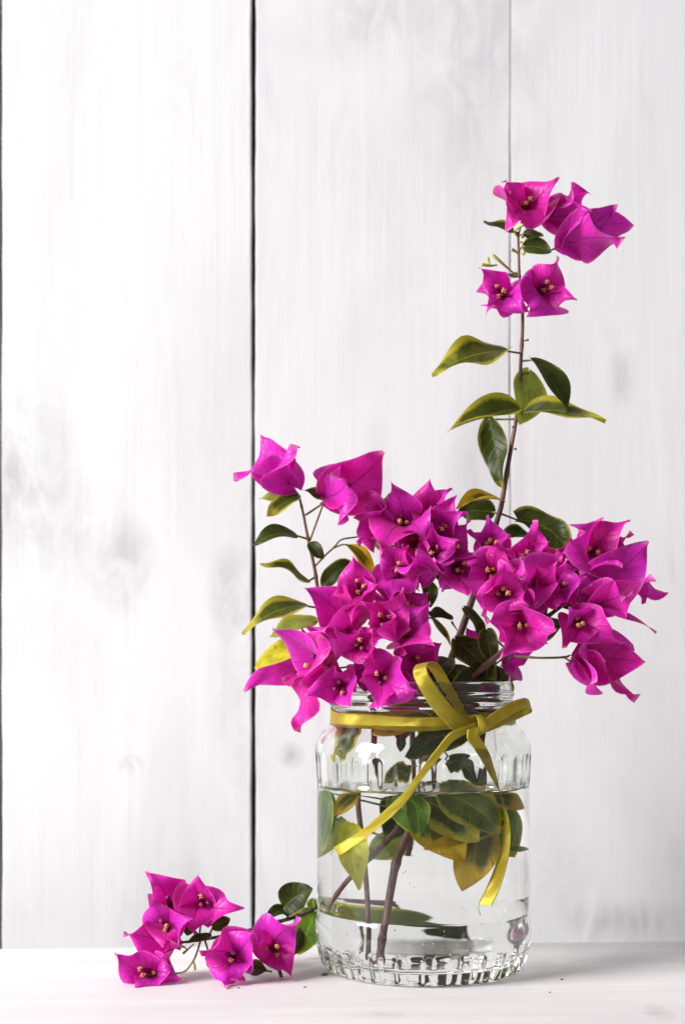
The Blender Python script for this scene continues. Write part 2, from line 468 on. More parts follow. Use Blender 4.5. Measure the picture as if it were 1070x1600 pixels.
def flute(a, z):
    f = 0.0
    for z0, z1 in ((zpx(1512), zpx(1464)), (zpx(1224), zpx(1174))):
        low = z0 < 0.03
        w = smoothstep(z0, z0 + (0.0035 if low else 0.0022), z) * (1 - smoothstep(z1 - 0.0022, z1, z))
        if w > 0:
            c = 0.5 + 0.5 * math.cos(a * NF)
            # arched panes: a scooped window between narrow ribs, rounder at its ends
            f += (0.0010 if low else 0.0007) * w * smoothstep(0.12, 0.62, c * (0.55 + 0.45 * w))
    return f
seg = NF * 12
prof = dense(out_keys, 3)
# push the first ring to the middle: a shallow push-up under the jar
prof = [(0.0006, zpx(1506.5))] + [(80 * S, zpx(1507))] + prof
ov, of = lathe(prof, seg, flute, True)
inn_all = dense(in_keys, 3)
zw = zpx(1227)
kw = next(i for i, (r, z) in enumerate(inn_all) if i > 6 and z < zw + 0.0009)
inn_all[kw] = (inn_all[kw][0], zw + 0.0009)
inn, wet = inn_all[:kw + 1], inn_all[kw:]
iv, if_ = lathe(inn, seg, None, False)
n0 = len(ov)
faces = of + [tuple(i + n0 for i in f) for f in if_]
last = len(prof) - 1
for k in range(seg):                                   # bridge the rim
    k2 = (k + 1) % seg
    faces.append((last * seg + k, last * seg + k2, n0 + k2, n0 + k))
jar = empty('glass_jar', (0, 0, 0))
tag(jar, 'clear glass jar of water with fluted shoulder and foot standing on the table', 'jar')
gb = link('glass_body', pmesh('glass_body', ov + iv, faces), M_glass, jar)

# water: its skin is the wetted inside of the glass (glass-to-water boundary), its top has a small meniscus
r0 = wet[0][0]
top = [(0.0006, zw), (60 * S, zw), (120 * S, zw), (r0 - 8 * S, zw + 0.00003), (r0 - 3.5 * S, zw + 0.0002), (r0 - 1.2 * S, zw + 0.0005)]
wv, wf = lathe(list(reversed(wet)) + list(reversed(top)), seg, None, True, True)
ring = len(wet) - 1
wmi = [0 if i < ring * seg else 1 for i in range(len(wf))]; wmi[-2] = 0
M_wet = glass('water_against_glass', 1.333 / 1.47, (1, 1, 1, 1))
water = link('water', pmesh('water', wv, wf, mats=wmi), [M_wet, M_water])
tag(water, 'still clear water filling the glass jar to below its shoulder', 'water', kind='stuff')

bm = bmesh.new()
rng = random.Random(3)
for i in range(70):
    th = math.radians(rng.gauss(-88, 26)); z = zpx(rng.uniform(1470, 1255) if i % 2 else rng.gauss(1440, 18))
    rr = 155.6 * S - rng.uniform(0.0002, 0.0006)
    if rng.random() < 0.25: rr *= rng.uniform(.5, .95)
    bmesh.ops.create_icosphere(bm, subdivisions=2, radius=rng.uniform(0.00012, 0.00032), matrix=Matrix.Translation((rr * math.cos(th), rr * math.sin(th), z)))
me = bpy.data.meshes.new('air_bubbles'); bm.to_mesh(me); bm.free()
for p in me.polygons: p.use_smooth = True
tag(link('air_bubbles', me, glass('air_in_water', 1 / 1.333, (1, 1, 1, 1)), water), kind='stuff')

# ------------------------------------------------------------------ sprig builders
class Sprig:
    def __init__(s, name, label, loc):
        s.root = empty(name, loc); tag(s.root, label, 'flower sprig', 'sprigs of magenta blossom')
        s.loc = V(loc); s.pts = []; s.ground = False
    def fit(s, vs):
        if s.ground:
            vs = [V((v.x, v.y, max(v.z, 0.0004))) for v in vs]
        return [v - s.loc for v in vs]
    def stem(s, pts, m, sides=10, n=8, knob=0.03, name='stem', cut=False):
        """pts: (Vector, radius mm)"""
        c = catmull([(p.x, p.y, p.z, r) for p, r in pts], n)
        path = [V(q[:3]) for q in c]; rad = [max(q[3], 0.15) * 0.001 for q in c]
        # nodes: small swellings now and then
        for i in range(5, len(rad) - 4, 11): rad[i] *= 1.22
        vs, fs = tube(path, rad, sides, knob)
        mi = [0] * len(fs)
        if cut: mi[-2] = 1
        o = link(name, pmesh(name, s.fit(vs), fs, mats=mi), [m, M_cut], s.root)
        s.pts += path
        return o
    def near(s, p):
        return min(s.pts, key=lambda q: (q - p).length)
def bez(a, b, c, t): return a * (1 - t) ** 2 + b * 2 * t * (1 - t) + c * t * t
def dbez(a, b, c, t): return (b - a) * 2 * (1 - t) + (c - b) * 2 * t

def stalk(sp, a, b, m, r0, r1, parent, name, sag=0.0):
    mid = (a + b) * 0.5 + V((0, 0, sag))
    path = [bez(a, mid, b, i / 8) for i in range(9)]
    vs, fs = tube(path, [(r0 + (r1 - r0) * i / 8) * 0.001 for i in range(9)], 6)
    return link(name, pmesh(name, sp.fit(vs), fs), m, parent)

NS, NV = 16, 10
def blade(b0, b1, b2, side, W, p, q, cup, recurve, wave, fold, nsign, seed, twist=0.0, sway=0.0, hook=0.0, narrow=0.28):
    """a bract or leaf: a grid along the midrib curve b0,b1,b2; side = width direction"""
    rng = random.Random(seed)
    ph1, ph2 = rng.uniform(0, 6.28), rng.uniform(0, 6.28)
    f1 = rng.uniform(5.5, 9.5)
    s_pk = p / (p + q); norm = s_pk ** p * (1 - s_pk) ** q
    vs, uv, fs = [], [], []
    for i in range(NS + 1):
        s = (i / NS); s = s * s * (3 - 2 * s) * 0.35 + s * 0.65
        m = bez(b0, b1, b2, s); t = dbez(b0, b1, b2, s)
        if t.length < 1e-9: t = b2 - b0
        t.normalize()
        sd = (side - t * side.dot(t)).normalized()
        if twist: sd = (Matrix.Rotation(twist * s * s * 1.6, 3, t) @ sd).normalized()
        n = t.cross(sd).normalized() * nsign
        if sway or hook:
            Lb = (b2 - b0).length
            m = m + side * (sway * Lb * math.sin(math.pi * s)) - n * (hook * Lb * s ** 5)
        w = W * (max(s, 1e-4) ** p) * (max(1 - s, 0.0) ** q) / norm
        if hook: w *= 1 - narrow * smoothstep(0.38, 0.82, s)
        if i == 0: w = W * 0.06
        for j in range(NV + 1):
            v = 2 * j / NV - 1
            c = cup * (1 - s * recurve)
            ang = c * v                           # roll the blade into an arc
            if abs(c) > 1e-3:
                off = sd * (math.sin(ang) / c) * w + n * ((1 - math.cos(ang)) / c) * w
            else:
                off = sd * v * w
            off += n * fold * abs(v) * w
            wv_ = wave * W * v * v * math.sin(f1 * s + (ph1 if v > 0 else ph2))
            lobe = -t * (0.10 * W * (1 - s) ** 4 * v * v * 2.2)      # heart-shaped base
            vs.append(m + off + n * wv_ + lobe)
            uv.append((s, (v + 1) / 2))
    for i in range(NS):
        for j in range(NV):
            a = i * (NV + 1) + j
            fs.append((a, a + 1, a + NV + 2, a + NV + 1))
    return vs, fs, uv

seedc = [100]
def bract(sp, parent, B, a, T, wf, cup, name='bract', bend=None):
    seedc[0] += 1
    rng = random.Random(seedc[0])
    ax = T - B
    out = ax - a * ax.dot(a)
    if out.length < 0.002: out = a.orthogonal() * 0.002
    L = ax.length
    o = out.normalized()
    k = (0.60 if bend is None else bend)   + rng.uniform(-.05, .05)
    b1 = B + a * (L * k) + o * (L * 0.20)
    side = a.cross(o).normalized()
    # inner face towards the flower's axis
    t0 = dbez(B, b1, T, 0.3).normalized()
    n = t0.cross(side)
    sgn = 1 if n.dot(a - o) > 0 else -1
    vs, fs, uv = blade(B, b1, T, side, L * wf * 0.96, 0.60, 1.30 if bend is None else 1.0, cup, 2.2 + rng.uniform(-.5, .6), 0.20 + rng.uniform(0, .22), rng.uniform(-.12, .38), sgn, seedc[0], twist=rng.uniform(-.45, .45), sway=rng.uniform(-.10, .10), hook=rng.uniform(.02, .09), narrow=0.28 if bend is None else 0.06)
    return link(name, pmesh(name, sp.fit(vs), fs, uv), M_bract, parent)

def floret(sp, parent, B, a, o, L, seed):
    rng = random.Random(seed)
    p0 = B + a * L * 0.10 + o * 0.0006
    p2 = B + a * L * (0.58 + rng.uniform(-.24, .16)) + o * (L * rng.uniform(.06, .16))
    p1 = (p0 + p2) / 2 + o * 0.0008
    path = [bez(p0, p1, p2, i / 7) for i in range(8)]
    rad = [0.0005, 0.0009, 0.00115, 0.00105, 0.0009, 0.00085, 0.0009, 0.0010]
    vs, fs = tube(path, rad, 8)
    mi = [0] * len(fs)
    # little cream star with curled lobes at the mouth
    t = (p2 - p1).normalized(); x = t.orthogonal().normalized(); y = t.cross(x)
    if rng.random() < 0.55:
        for k in range(5):
            an = 2 * math.pi * k / 5 + rng.uniform(0, .4)
            d = x * math.cos(an) + y * math.sin(an); e = t.cross(d)
            n0 = len(vs)
            ln = rng.uniform(0.0006, 0.0011); hw = 0.00035
            q = [p2 + d * 0.0004 - e * hw * .8, p2 + d * 0.0004 + e * hw * .8,
                 p2 + d * ln * .8 + t * 0.0008 - e * hw, p2 + d * ln * .8 + t * 0.0008 + e * hw,
                 p2 + d * ln * 1.25 + t * 0.0002 - e * hw * .6, p2 + d * ln * 1.25 + t * 0.0002 + e * hw * .6]
            vs += q + [u - t * 0.00025 for u in q]
            for f in ((0, 1, 3, 2), (2, 3, 5, 4), (7, 6, 8, 9), (9, 8, 10, 11), (0, 2, 8, 6), (2, 4, 10, 8), (3, 1, 7, 9), (5, 3, 9, 11), (4, 5, 11, 10)):
                fs.append(tuple(n0 + u for u in f)); mi.append(1)
        n0 = len(vs)
        bv, bf = tube([p2, p2 + t * 0.0006, p2 + t * 0.0011], [0.0005, 0.0006, 0.0002], 6)
        vs += bv; fs += [tuple(n0 + u for u in f) for f in bf]; mi += [1] * len(bf)
    else:
        mi = [0 if i < 5 * 8 else 1 for i in range(len(fs))] if rng.random() < .5 else mi
    return link('flower_tube', pmesh('flower_tube', sp.fit(vs), fs, mats=mi), [M_tube, M_cream], parent)

def flower(sp, c, a, tips, base=None, cup=None, w=None, tubes=3, attach=None, sr=0.38):
    """c: throat (px, py, dep); a: way it faces (right, up, to viewer);
    tips: (px, py[, mm to viewer[, width]])"""
    Cn = P(*c); av = dirv(a)
    sc = (D + Cn.y) / F
    T = []
    for tp in tips:
        dx, dz = (tp[0] - c[0]) * sc, -(tp[1] - c[1]) * sc
        L = math.hypot(dx, dz)
        if len(tp) > 2 and tp[2] is not None: d = tp[2] * 0.001
        else:
            h = 0.25 * max(L, 0.014)
            d = (h - dx * av.x - dz * av.z) / max(-av.y, 0.45)
            d = max(-0.014, min(0.014, d))
        pt = P(tp[0], tp[1], c[2] - d * 1000)
        T.append((pt, tp[3] if len(tp) > 3 else None))
    mean = sum((t - Cn).length for t, _ in T) / len(T)
    B = P(*base) if base else Cn - av * max(0.010, mean * 0.72)
    if base:
        av = (Cn - B).normalized(); cup = 0.55 if cup is None else cup * 0.65
    fl = empty('flower', B - sp.loc, sp.root)
    # children keep sprig-local coordinates
    off = sp.loc
    old = sp.loc; sp.loc = B
    for t, wv_ in T:
        L = (t - B).length
        bract(sp, fl, B, av, t, (wv_ or w or 0.40), 0.95 if cup is None else cup, bend=0.40 if base else None)
    for i in range(tubes):
        t = T[i % len(T)][0] - B
        o = (t - av * t.dot(av))
        o = o.normalized() if o.length > 1e-5 else av.orthogonal()
        floret(sp, fl, B, av, o, max(0.018, min(mean * 1.0, 0.026)), seedc[0] * 7 + i)
    A = P(*attach) if attach else sp.near(B)
    if (A - B).length > 0.001:
        stalk(sp, A, B + av * 0.0006, M_twig, sr * 1.1, sr, fl, 'flower_stalk', sag=-0.15 * (A - B).length if not attach else 0.0)
    sp.loc = old
    return fl

def leaf(sp, b, t, hw, n, kind, curl=0.0, fold=0.15, cup=0.35, wave=0.10, attach=None, jarred=False, p=0.62, q=0.88, twist=0.0):
    """b, t: base and tip (px, py, dep); hw half width in px; n blade normal (right, up, to viewer); curl mm"""
    f = J if jarred else P
    B, T = f(*b), f(*t)
    nv = dirv(n); ax = (T - B)
    nv = (nv - ax.normalized() * nv.dot(ax.normalized())).normalized()
    side = ax.normalized().cross(nv)
    b1 = (B + T) / 2 + nv * curl * 0.001
    seedc[0] += 1
    nn = ax.normalized().cross(side)
    sgn = 1 if nn.dot(nv) > 0 else -1
    old = sp.loc
    vs, fs, uv = blade(B, b1, T, side, hw * S, p, q, cup, 0.5, wave * 1.7 + 0.04, fold, sgn, seedc[0], twist=random.Random(seedc[0]).uniform(-.45, .45), sway=random.Random(seedc[0] + 9).uniform(-.07, .07))
    o = link('leaf', pmesh('leaf', sp.fit(vs), fs, uv), M_leaf[kind], sp.root)
    A = f(*attach) if attach else sp.near(B)
    if 0.0008 < (A - B).length < 0.028:
        stalk(sp, A, B + ax * 0.03, M_twig, 0.5, 0.38, o, 'petiole')
    return o
def bud(sp, pts, r, m=None):
    c = catmull([tuple(P(*q)) for q in pts], 5)
    path = [V(q) for q in c]; n = len(path)
    rad = [r * 0.001 * (0.55 + 0.6 * math.sin(min(1, (i / (n - 1)) ** 2) * 2.6)) for i in range(n)]
    vs, fs = tube(path, rad, 7)
    return link('bud', pmesh('bud', sp.fit(vs), fs), m or M_bud, sp.root)

# ------------------------------------------------------------------ tall sprig
A = Sprig('flowering_sprig', 'tall upright sprig rising high above the jar with bare reddish stem', J(600, 1500, -12))
A.stem([(J(596, 1500, -14), 1.35), (J(606, 1440, -13), 1.35), (J(622, 1345, -10), 1.45), (J(645, 1280, -5), 1.5), (P(668, 1170, 0), 1.55), (P(690, 1070, 5), 1.6),
        (P(712, 1010, 8), 1.6), (P(738, 935, 10), 1.45), (P(762, 862, 10), 1.3), (P(783, 790, 10), 1.1)], M_barkdark, cut=True)
A.stem([(P(783, 790, 10), 1.1), (P(797, 705, 8), 0.95), (P(808, 640, 6), 0.85), (P(813, 570, 5), 0.78), (P(816, 490, 4), 0.72), (P(811, 430, 2), 0.6), (P(809, 362, 0), 0.5)], M_bark)
for (x, y, dx, dy) in ((816, 533, 9, -2), (806, 665, -6, 3), (800, 700, 6, 2), (714, 985, -9, -14), (819, 488, 8, -14)):
    bud(A, [(x, y, 5), (x + dx * .6, y + dy * .6, 4), (x + dx, y + dy, 3)], 0.45, M_bark)
flower(A, (824, 311, -8), (0.05, 0.35, 0.9), [(791, 281, 5), (872, 276, 4, .46), (789, 354, 8, .42), (846, 350, 9, .36)][:2] + [(800, 356, 9, .62)], attach=(810, 365, 0))
flower(A, (882, 332, 2), (0.9, 0.12, -0.30), [(921, 329, 14, .46), (922, 303, -6, .42), (915, 350, -18)], base=(848, 339, 0), cup=0.8, tubes=1, attach=(815, 372, 0))
flower(A, (915, 362, 0), (0.95, 0.08, -0.20), [(975, 373, 16, .40), (963, 319, -4, .32), (994, 347, -16, .30)], base=(876, 384, 2), cup=0.7, tubes=1, attach=(858, 392, 0))
flower(A, (784, 453, -8), (-0.15, 0.05, 0.95), [(748, 417, 2, .36), (762, 486, 6, .55), (816, 487, 8, .55)], attach=(812, 440, 2), tubes=3)
flower(A, (856, 448, -6), (0.35, 0.05, 0.9), [(872, 401, 4, .45), (900, 466, 5, .42), (826, 486, 12, .50)], attach=(817, 470, 3))
stalk(A, P(812, 378, 0), P(858, 392, 0), M_twig, 0.45, 0.42, A.root, 'stem')
leaf(A, (803, 360, -2), (755, 346, -6), 13, (0.2, .55, .75), 'dark', curl=-2, attach=(809, 366, 0))
leaf(A, (819, 365, -6), (849, 370, -10), 10, (0, .3, .9), 'dark', attach=(811, 368, 0))
leaf(A, (819, 385, -8), (861, 393, -12), 16, (0.1, .2, .95), 'dark', attach=(811, 388, 1))
leaf(A, (813, 433, 4), (786, 430, 6), 7, (0, .5, .8), 'dark')
for pts in ([(806, 430, 1), (787, 414, -4), (768, 397, -6)], [(776, 414, -6), (766, 415, -7), (751, 413, -8)], [(765, 415, -7), (763, 408, -7), (761, 402, -7)],
            [(811, 398, 1), (805, 393, -2), (798, 389, -4)], [(811, 392, 1), (818, 380, -1), (822, 373, -2)], [(812, 394, 1), (817, 397, -2), (818, 395, -5)], [(809, 372, 0), (804, 360, -2), (822, 348, -6)]):
    bud(A, pts, 0.62)
leaf(A, (791, 547, -2), (674, 584, -14), 30, (-0.05, 0.6, 0.78), 'var', curl=5, fold=0.18, wave=0.16, attach=(813, 552, 5))
leaf(A, (829, 560, -6), (887, 652, -10), 23, (0.45, 0.3, 0.85), 'dark', curl=7, fold=0.25, attach=(816, 564, 5))
leaf(A, (826, 580, 8), (812, 664, 4), 31, (0.35, -0.1, 0.9), 'pale', curl=2, attach=(815, 585, 5))
leaf(A, (822, 646, -2), (944, 662, -14), 25, (0.1, 0.62, 0.78), 'var', curl=7, fold=0.22, wave=0.14, attach=(812, 646, 6))
leaf(A, (810, 638, -2), (698, 675, -18), 25, (0.2, 0.62, 0.75), 'var', curl=4, fold=0.40, cup=0.7, attach=(809, 641, 6))
leaf(A, (762, 652, 10), (784, 762, 4), 23, (-0.35, 0.2, 0.9), 'dark', curl=-4, fold=0.25, wave=0.14, attach=(806, 655, 7))
leaf(A, (786, 783, 8), (712, 793, -8), 18, (0.1, 0.85, 0.45), 'amber', curl=4, fold=0.3, cup=0.6)
leaf(A, (770, 800, 14), (714, 800, 14), 20, (0.0, 0.35, 0.9), 'dark', curl=2, wave=0.16)
leaf(A, (808, 812, 12), (888, 862, 6), 30, (0.25, 0.45, 0.85), 'dark', curl=7, fold=0.12, wave=0.24, attach=(783, 803, 10))
leaf(A, (830, 838, 12), (779, 834, 8), 15, (0.0, 0.55, 0.8), 'dark', curl=3, wave=0.2, attach=(770, 838, 10))
# its leaves above and in the mouth of the jar
leaf(A, (724, 950, 6), (752, 1004, 0), 13, (0.55, 0.0, 0.8), 'dark', curl=3)
leaf(A, (722, 1000, 0), (728, 1030, -8), 7, (0.4, 0.1, 0.9), 'pale', curl=1)
leaf(A, (712, 1000, -4), (776, 1062, -14), 26, (0.15, 0.25, 0.9), 'dark', curl=3)

# ------------------------------------------------------------------ left sprig
B_ = Sprig('flowering_sprig', 'left sprig with small green leaves leaning over the jar rim beside the board gap', J(582, 1480, 6))
B_.stem([(J(583, 1482, -4), 0.9), (J(581, 1400, -4), 0.9), (J(574, 1320, -5), 0.95), (J(566, 1240, -6), 1.0), (P(585, 1150, -8), 1.25), (P(580, 1080, -14), 1.15), (P(550, 1010, -14), 1.0),
         (P(512, 950, -8), 0.9), (P(496, 918, -6), 0.8)], M_barkdark)
B_.stem([(P(496, 918, -6), 0.8), (P(491, 886, -6), 0.72), (P(481, 840, -6), 0.62), (P(474, 804, -6), 0.55), (P(467, 774, -6), 0.5)], M_bark)
B_.stem([(P(491, 886, -6), 0.4), (P(508, 868, -6), 0.4), (P(522, 855, -6), 0.4), (P(534, 843, -6), 0.38), (P(562, 838, -4), 0.38), (P(592, 827, 0), 0.36)], M_twig, sides=7, knob=0)
B_.stem([(P(522, 856, -6), 0.36), (P(535, 851, -6), 0.36), (P(547, 852, -6), 0.36)], M_twig, sides=7, knob=0)
flower(B_, (430, 728, -8), (-0.55, 0.75, -0.05), [(365, 732, 10, .40), (406, 677, -9, .34), (450, 692, 13, .60)], base=(457, 760, -7), cup=0.75, tubes=2, attach=(467, 774, -6))
flower(B_, (545, 760, -12), (0.85, 0.35, 0.30), [(603, 709, -4, .46), (548, 748, 16, .58), (602, 780, 2, .36)], base=(507, 778, -8), cup=0.85, tubes=3, attach=(484, 845, -6))
leaf(B_, (466, 774, -8), (416, 807, -16), 16, (-0.2, 0.55, 0.8), 'var', curl=3, attach=(469, 776, -6))
leaf(B_, (455, 770, 4), (405, 779, 2), 12, (-0.1, 0.4, 0.9), 'pale', curl=2, attach=(467, 776, -6))
leaf(B_, (509, 785, -8), (473, 766, -12), 11, (0.3, 0.6, 0.7), 'dark', curl=2, attach=(477, 805, -6))
leaf(B_, (464, 836, -8), (394, 852, -14), 16, (0.1, 0.65, 0.75), 'dark', curl=6, attach=(480, 842, -6))
leaf(B_, (484, 848, -8), (506, 874, -10), 11, (0.3, 0.2, 0.9), 'dark', curl=2, attach=(482, 846, -6))
leaf(B_, (482, 910, -8), (406, 880, -14), 13, (0.25, 0.75, 0.6), 'var', curl=3, wave=0.2, attach=(492, 902, -6))
leaf(B_, (545, 852, -6), (584, 902, -6), 13, (0.4, 0.35, 0.8), 'amber', curl=3, attach=(540, 851, -6))
leaf(B_, (548, 882, 0), (503, 920, 0), 17, (-0.3, 0.4, 0.85), 'dark', curl=5, attach=(560, 890, 0))
leaf(B_, (483, 946, -10), (379, 991, -20), 23, (-0.15, 0.7, 0.7), 'var', curl=9, fold=0.12, attach=(500, 950, -8))
leaf(B_, (494, 969, 4), (420, 996, 2), 17, (0.1, 0.6, 0.75), 'pale', curl=3, attach=(510, 960, -4))
leaf(B_, (492, 1006, 6), (397, 1045, 2), 19, (-0.1, 0.6, 0.75), 'yellow', curl=6, attach=(515, 990, -4))
# blossoms hanging over the left of the rim
flower(B_, (452, 1064, 8), (-0.45, -0.35, 0.3), [(385, 1084, 2, .30), (463, 1143, 2, .34), (412, 1045, 0, .40)], base=(490, 1030, 14), cup=0.7, tubes=0, attach=(520, 1000, 0))
flower(B_, (468, 1026, -28), (-0.85, 0.12, 0.5), [(426, 986, 4, .36), (441, 1064, 6, .40), (494, 992, 15, .50)], base=(520, 1046, -22), cup=0.8, attach=(560, 1040, -14))
flower(B_, (528, 1076, -36), (-0.25, -0.15, 0.95), [(480, 1090, 4, .38), (547, 1105, 9, .36), (524, 1040, 3, .5)], attach=(560, 1050, -16))
flower(B_, (519, 952, -26), (-0.6, 0.45, 0.65), [(478, 918, 0, .42), (538, 907, 2, .40), (502, 978, 14, .58)], base=(548, 988, -18), cup=0.85, attach=(550, 1010, -14))
flower(B_, (559, 914, -28), (-0.05, 0.35, 0.9), [(552, 868, 0, .46), (588, 914, 6, .40), (548, 975, 9, .42)], attach=(552, 985, -14))
flower(B_, (561, 1008, -38), (0.0, 0.1, 0.98), [(564, 978, 0, .42), (523, 988, 5, .34), (584, 1034, 6, .48)], attach=(560, 1030, -16))

for c_, a_, tp in (((500, 1012, -16), (-.3, .2, .9), [(470, 985, 2), (512, 1050, 6), (535, 985, 2)]), ((545, 950, -12), (-.2, .3, .9), [(520, 925, 0), (575, 930, 2), (540, 1000, 6)]),
                   ((575, 1040, -24), (0, 0, 1), [(550, 1020, 2), (606, 1030, 2), (570, 1080, 5)])):
    flower(B_, c_, a_, tp, w=.52, tubes=2)
# ------------------------------------------------------------------ middle sprig
Dm = Sprig('flowering_sprig', 'bushy middle sprig with blossoms massed between the bare tall stem and the left sprig', J(640, 1400, 14))
Dm.stem([(J(640, 1330, 12), 0.9), (J(642, 1300, 10), 1.0), (P(645, 1180, 6), 1.2), (P(640, 1080, -4), 1.3), (P(640, 1000, -10), 1.2), (P(645, 955, -10), 1.0), (P(636, 910, -10), 0.9),
         (P(645, 865, -8), 0.8), (P(665, 830, -6), 0.7), (P(680, 800, -4), 0.55)], M_barkdark)
flower(Dm, (577, 818, -10), (-0.8, 0.15, 0.3), [(573, 773, -4, .52), (559, 852, 2, .46), (557, 812, 8, .6)], base=(604, 828, -6), cup=0.8, tubes=0, attach=(640, 850, -8))
flower(Dm, (628, 800, -18), (-0.1, 0.35, 0.9), [(609, 750, -2, .40), (594, 866, 10, .46), (672, 852, 8, .46)], attach=(645, 850, -8))
flower(Dm, (676, 797, -10), (0.15, 0.45, 0.85), [(671, 748, 2, .46), (702, 760, 0, .46), (655, 842, 8, .5)], attach=(665, 828, -6))
flower(Dm, (690, 826, -14), (0.3, 0.3, 0.85), [(711, 770, -2, .40), (725, 797, 3, .38), (672, 848, 8, .5)], attach=(668, 835, -6))
flower(Dm, (706, 850, -12), (0.45, 0.25, 0.8), [(737, 814, -2, .48), (735, 880, 4, .48), (690, 880, 6, .46)], attach=(672, 842, -6))
flower(Dm, (678, 858, -24), (-0.05, 0.2, 0.95), [(674, 818, 3, .36), (717, 843, 6, .36), (656, 896, 7, .44)], attach=(660, 850, -8))
flower(Dm, (719, 884, -20), (0.25, -0.05, 0.9), [(742, 870, 5, .44), (694, 926, 5, .50), (734, 930, 8, .52)], attach=(680, 860, -6))
flower(Dm, (620, 888, -26), (0.0, 0.35, 0.9), [(591, 848, 0, .46), (638, 852, 2, .42), (612, 945, 9, .50)], attach=(638, 920, -10))
flower(Dm, (656, 880, -22), (0.05, 0.85, 0.25), [(629, 850, 4, .48), (676, 868, 8, .62), (650, 862, 16, .55)], base=(655, 910, -22), cup=1.0, tubes=0, attach=(640, 935, -10))
flower(Dm, (602, 968, -36), (-0.05, 0.30, 0.95), [(568, 940, 4, .36), (632, 920, 2, .46), (580, 1008, 6, .46)], attach=(638, 985, -10))
flower(Dm, (634, 988, -36), (0.25, 0.15, 0.95), [(671, 940, 0, .52), (673, 998, 10, .46), (597, 975, 8, .58)], attach=(640, 1010, -8))
flower(Dm, (596, 1058, -42), (0.0, -0.05, 1.0), [(650, 1076, 8, .52), (589, 1109, 8, .38), (560, 1026, 4, .46)], attach=(632, 1040, -8))
flower(Dm, (655, 1030, -22), (0.35, 0.0, 0.8), [(690, 1005, 0, .55), (688, 1050, 4, .55), (628, 1050, 4, .5)], attach=(642, 1050, -8), tubes=1)
flower(Dm, (626, 1078, -22), (0.0, -0.4, 0.9), [(602, 1100, 3, .5), (652, 1098, 3, .5), (626, 1055, 1, .5)], attach=(642, 1070, -6), tubes=0)
for c_, a_, tp in (((645, 815, -4), (0, .3, .9), [(622, 780, 0), (672, 790, 2), (640, 860, 5)]), ((650, 845, -18), (.1, .2, .9), [(618, 830, 2), (684, 836, 3), (648, 890, 6)]),
                   ((615, 925, -20), (0, .2, .95), [(585, 905, 2), (650, 915, 2), (610, 965, 6)]), ((705, 880, -6), (.2, .2, .9), [(690, 840, 0), (738, 868, 2), (690, 915, 4)]),
                   ((640, 950, -22), (.1, .2, .95), [(618, 930, 2), (668, 925, 2), (640, 985, 5)])):
    flower(Dm, c_, a_, tp, w=.52, tubes=2)
leaf(Dm, (672, 956, -8), (708, 967, -14), 11, (0.2, 0.4, 0.85), 'dark', curl=2, attach=(648, 955, -10))
leaf(Dm, (674, 965, -10), (702, 1008, -14), 9, (0.7, 0.2, 0.7), 'var', curl=3, attach=(650, 960, -10))
leaf(Dm, (664, 905, -4), (672, 950, -8), 13, (0.2, 0.1, 0.95), 'dark', curl=2)
leaf(Dm, (697, 905, 0), (672, 880, -6), 16, (0.0, 0.2, 0.95), 'dark', curl=2)
leaf(Dm, (627, 930, -8), (644, 975, -12), 10, (0.3, 0.0, 0.9), 'green', curl=2)
leaf(Dm, (585, 846, 4), (625, 870, -6), 12, (0.0, 0.5, 0.8), 'pale', curl=2)
leaf(Dm, (625, 775, 6), (590, 790, 6), 12, (0.0, 0.5, 0.8), 'dark')

# ------------------------------------------------------------------ right sprig
Cr = Sprig('flowering_sprig', 'broad right sprig whose heavy blossoms hang out beyond the jar above the right bow loop', J(600, 1400, 16))
Cr.stem([(P(534, 1418, -6), 1.0), (P(562, 1378, -5), 1.0), (P(597, 1335, -3), 1.05), (J(628, 1284, 0), 1.1), (P(665, 1190, -4), 1.3), (P(705, 1090, -12), 1.5), (P(752, 1046, -16), 1.35), (P(792, 1012, -18), 1.25), (P(830, 982, -18), 1.05),
         (P(862, 958, -18), 0.85), (P(905, 925, -16), 0.7), (P(945, 890, -12), 0.55)], M_barkdark)
Cr.stem([(P(812, 998, -18), 0.8), (P(800, 940, -16), 0.7), (P(795, 890, -12), 0.6), (P(815, 865, -8), 0.5)], M_bark, sides=8)
Cr.stem([(P(808, 1026, -18), 0.5), (P(845, 1028, -20), 0.5), (P(880, 1027, -20), 0.5), (P(890, 1024, -20), 0.45)], M_twig, sides=7, knob=0)
Cr.stem([(P(880, 1027, -20), 0.35), (P(892, 1034, -20), 0.35), (P(902, 1040, -20), 0.35)], M_twig, sides=7, knob=0)
Cr.stem([(P(796, 1020, -14), 0.5), (P(808, 1027, -18), 0.5)], M_twig, sides=7, knob=0)
flower(Cr, (766, 848, -8), (0.0, 0.45, 0.85), [(764, 803, -2, .46), (736, 826, 3, .40), (795, 834, 3, .34)], attach=(797, 890, -12))
flower(Cr, (768, 892, -24), (-0.1, 0.2, 0.95), [(728, 884, 4, .50), (754, 964, 10, .50), (778, 844, 2, .55)], attach=(798, 920, -14))
flower(Cr, (786, 925, -34), (0.0, 0.15, 0.98), [(790, 878, 7, .42), (745, 930, 5, .52), (823, 944, 7, .50)], attach=(800, 940, -16))
flower(Cr, (816, 978, -36), (0.0, -0.1, 1.0), [(758, 972, 6, .42), (785, 1027, 8, .44), (869, 984, 8, .46)], attach=(815, 990, -18))
flower(Cr, (820, 870, -14), (0.1, 0.35, 0.9), [(845, 812, -2, .42), (856, 848, 3, .40), (796, 862, 3, .38)], attach=(812, 880, -10))
flower(Cr, (838, 908, -28), (0.0, 0.1, 0.98), [(868, 882, 6, .46), (806, 900, 9, .70), (836, 944, 8, .52)], attach=(830, 930, -18), tubes=0)
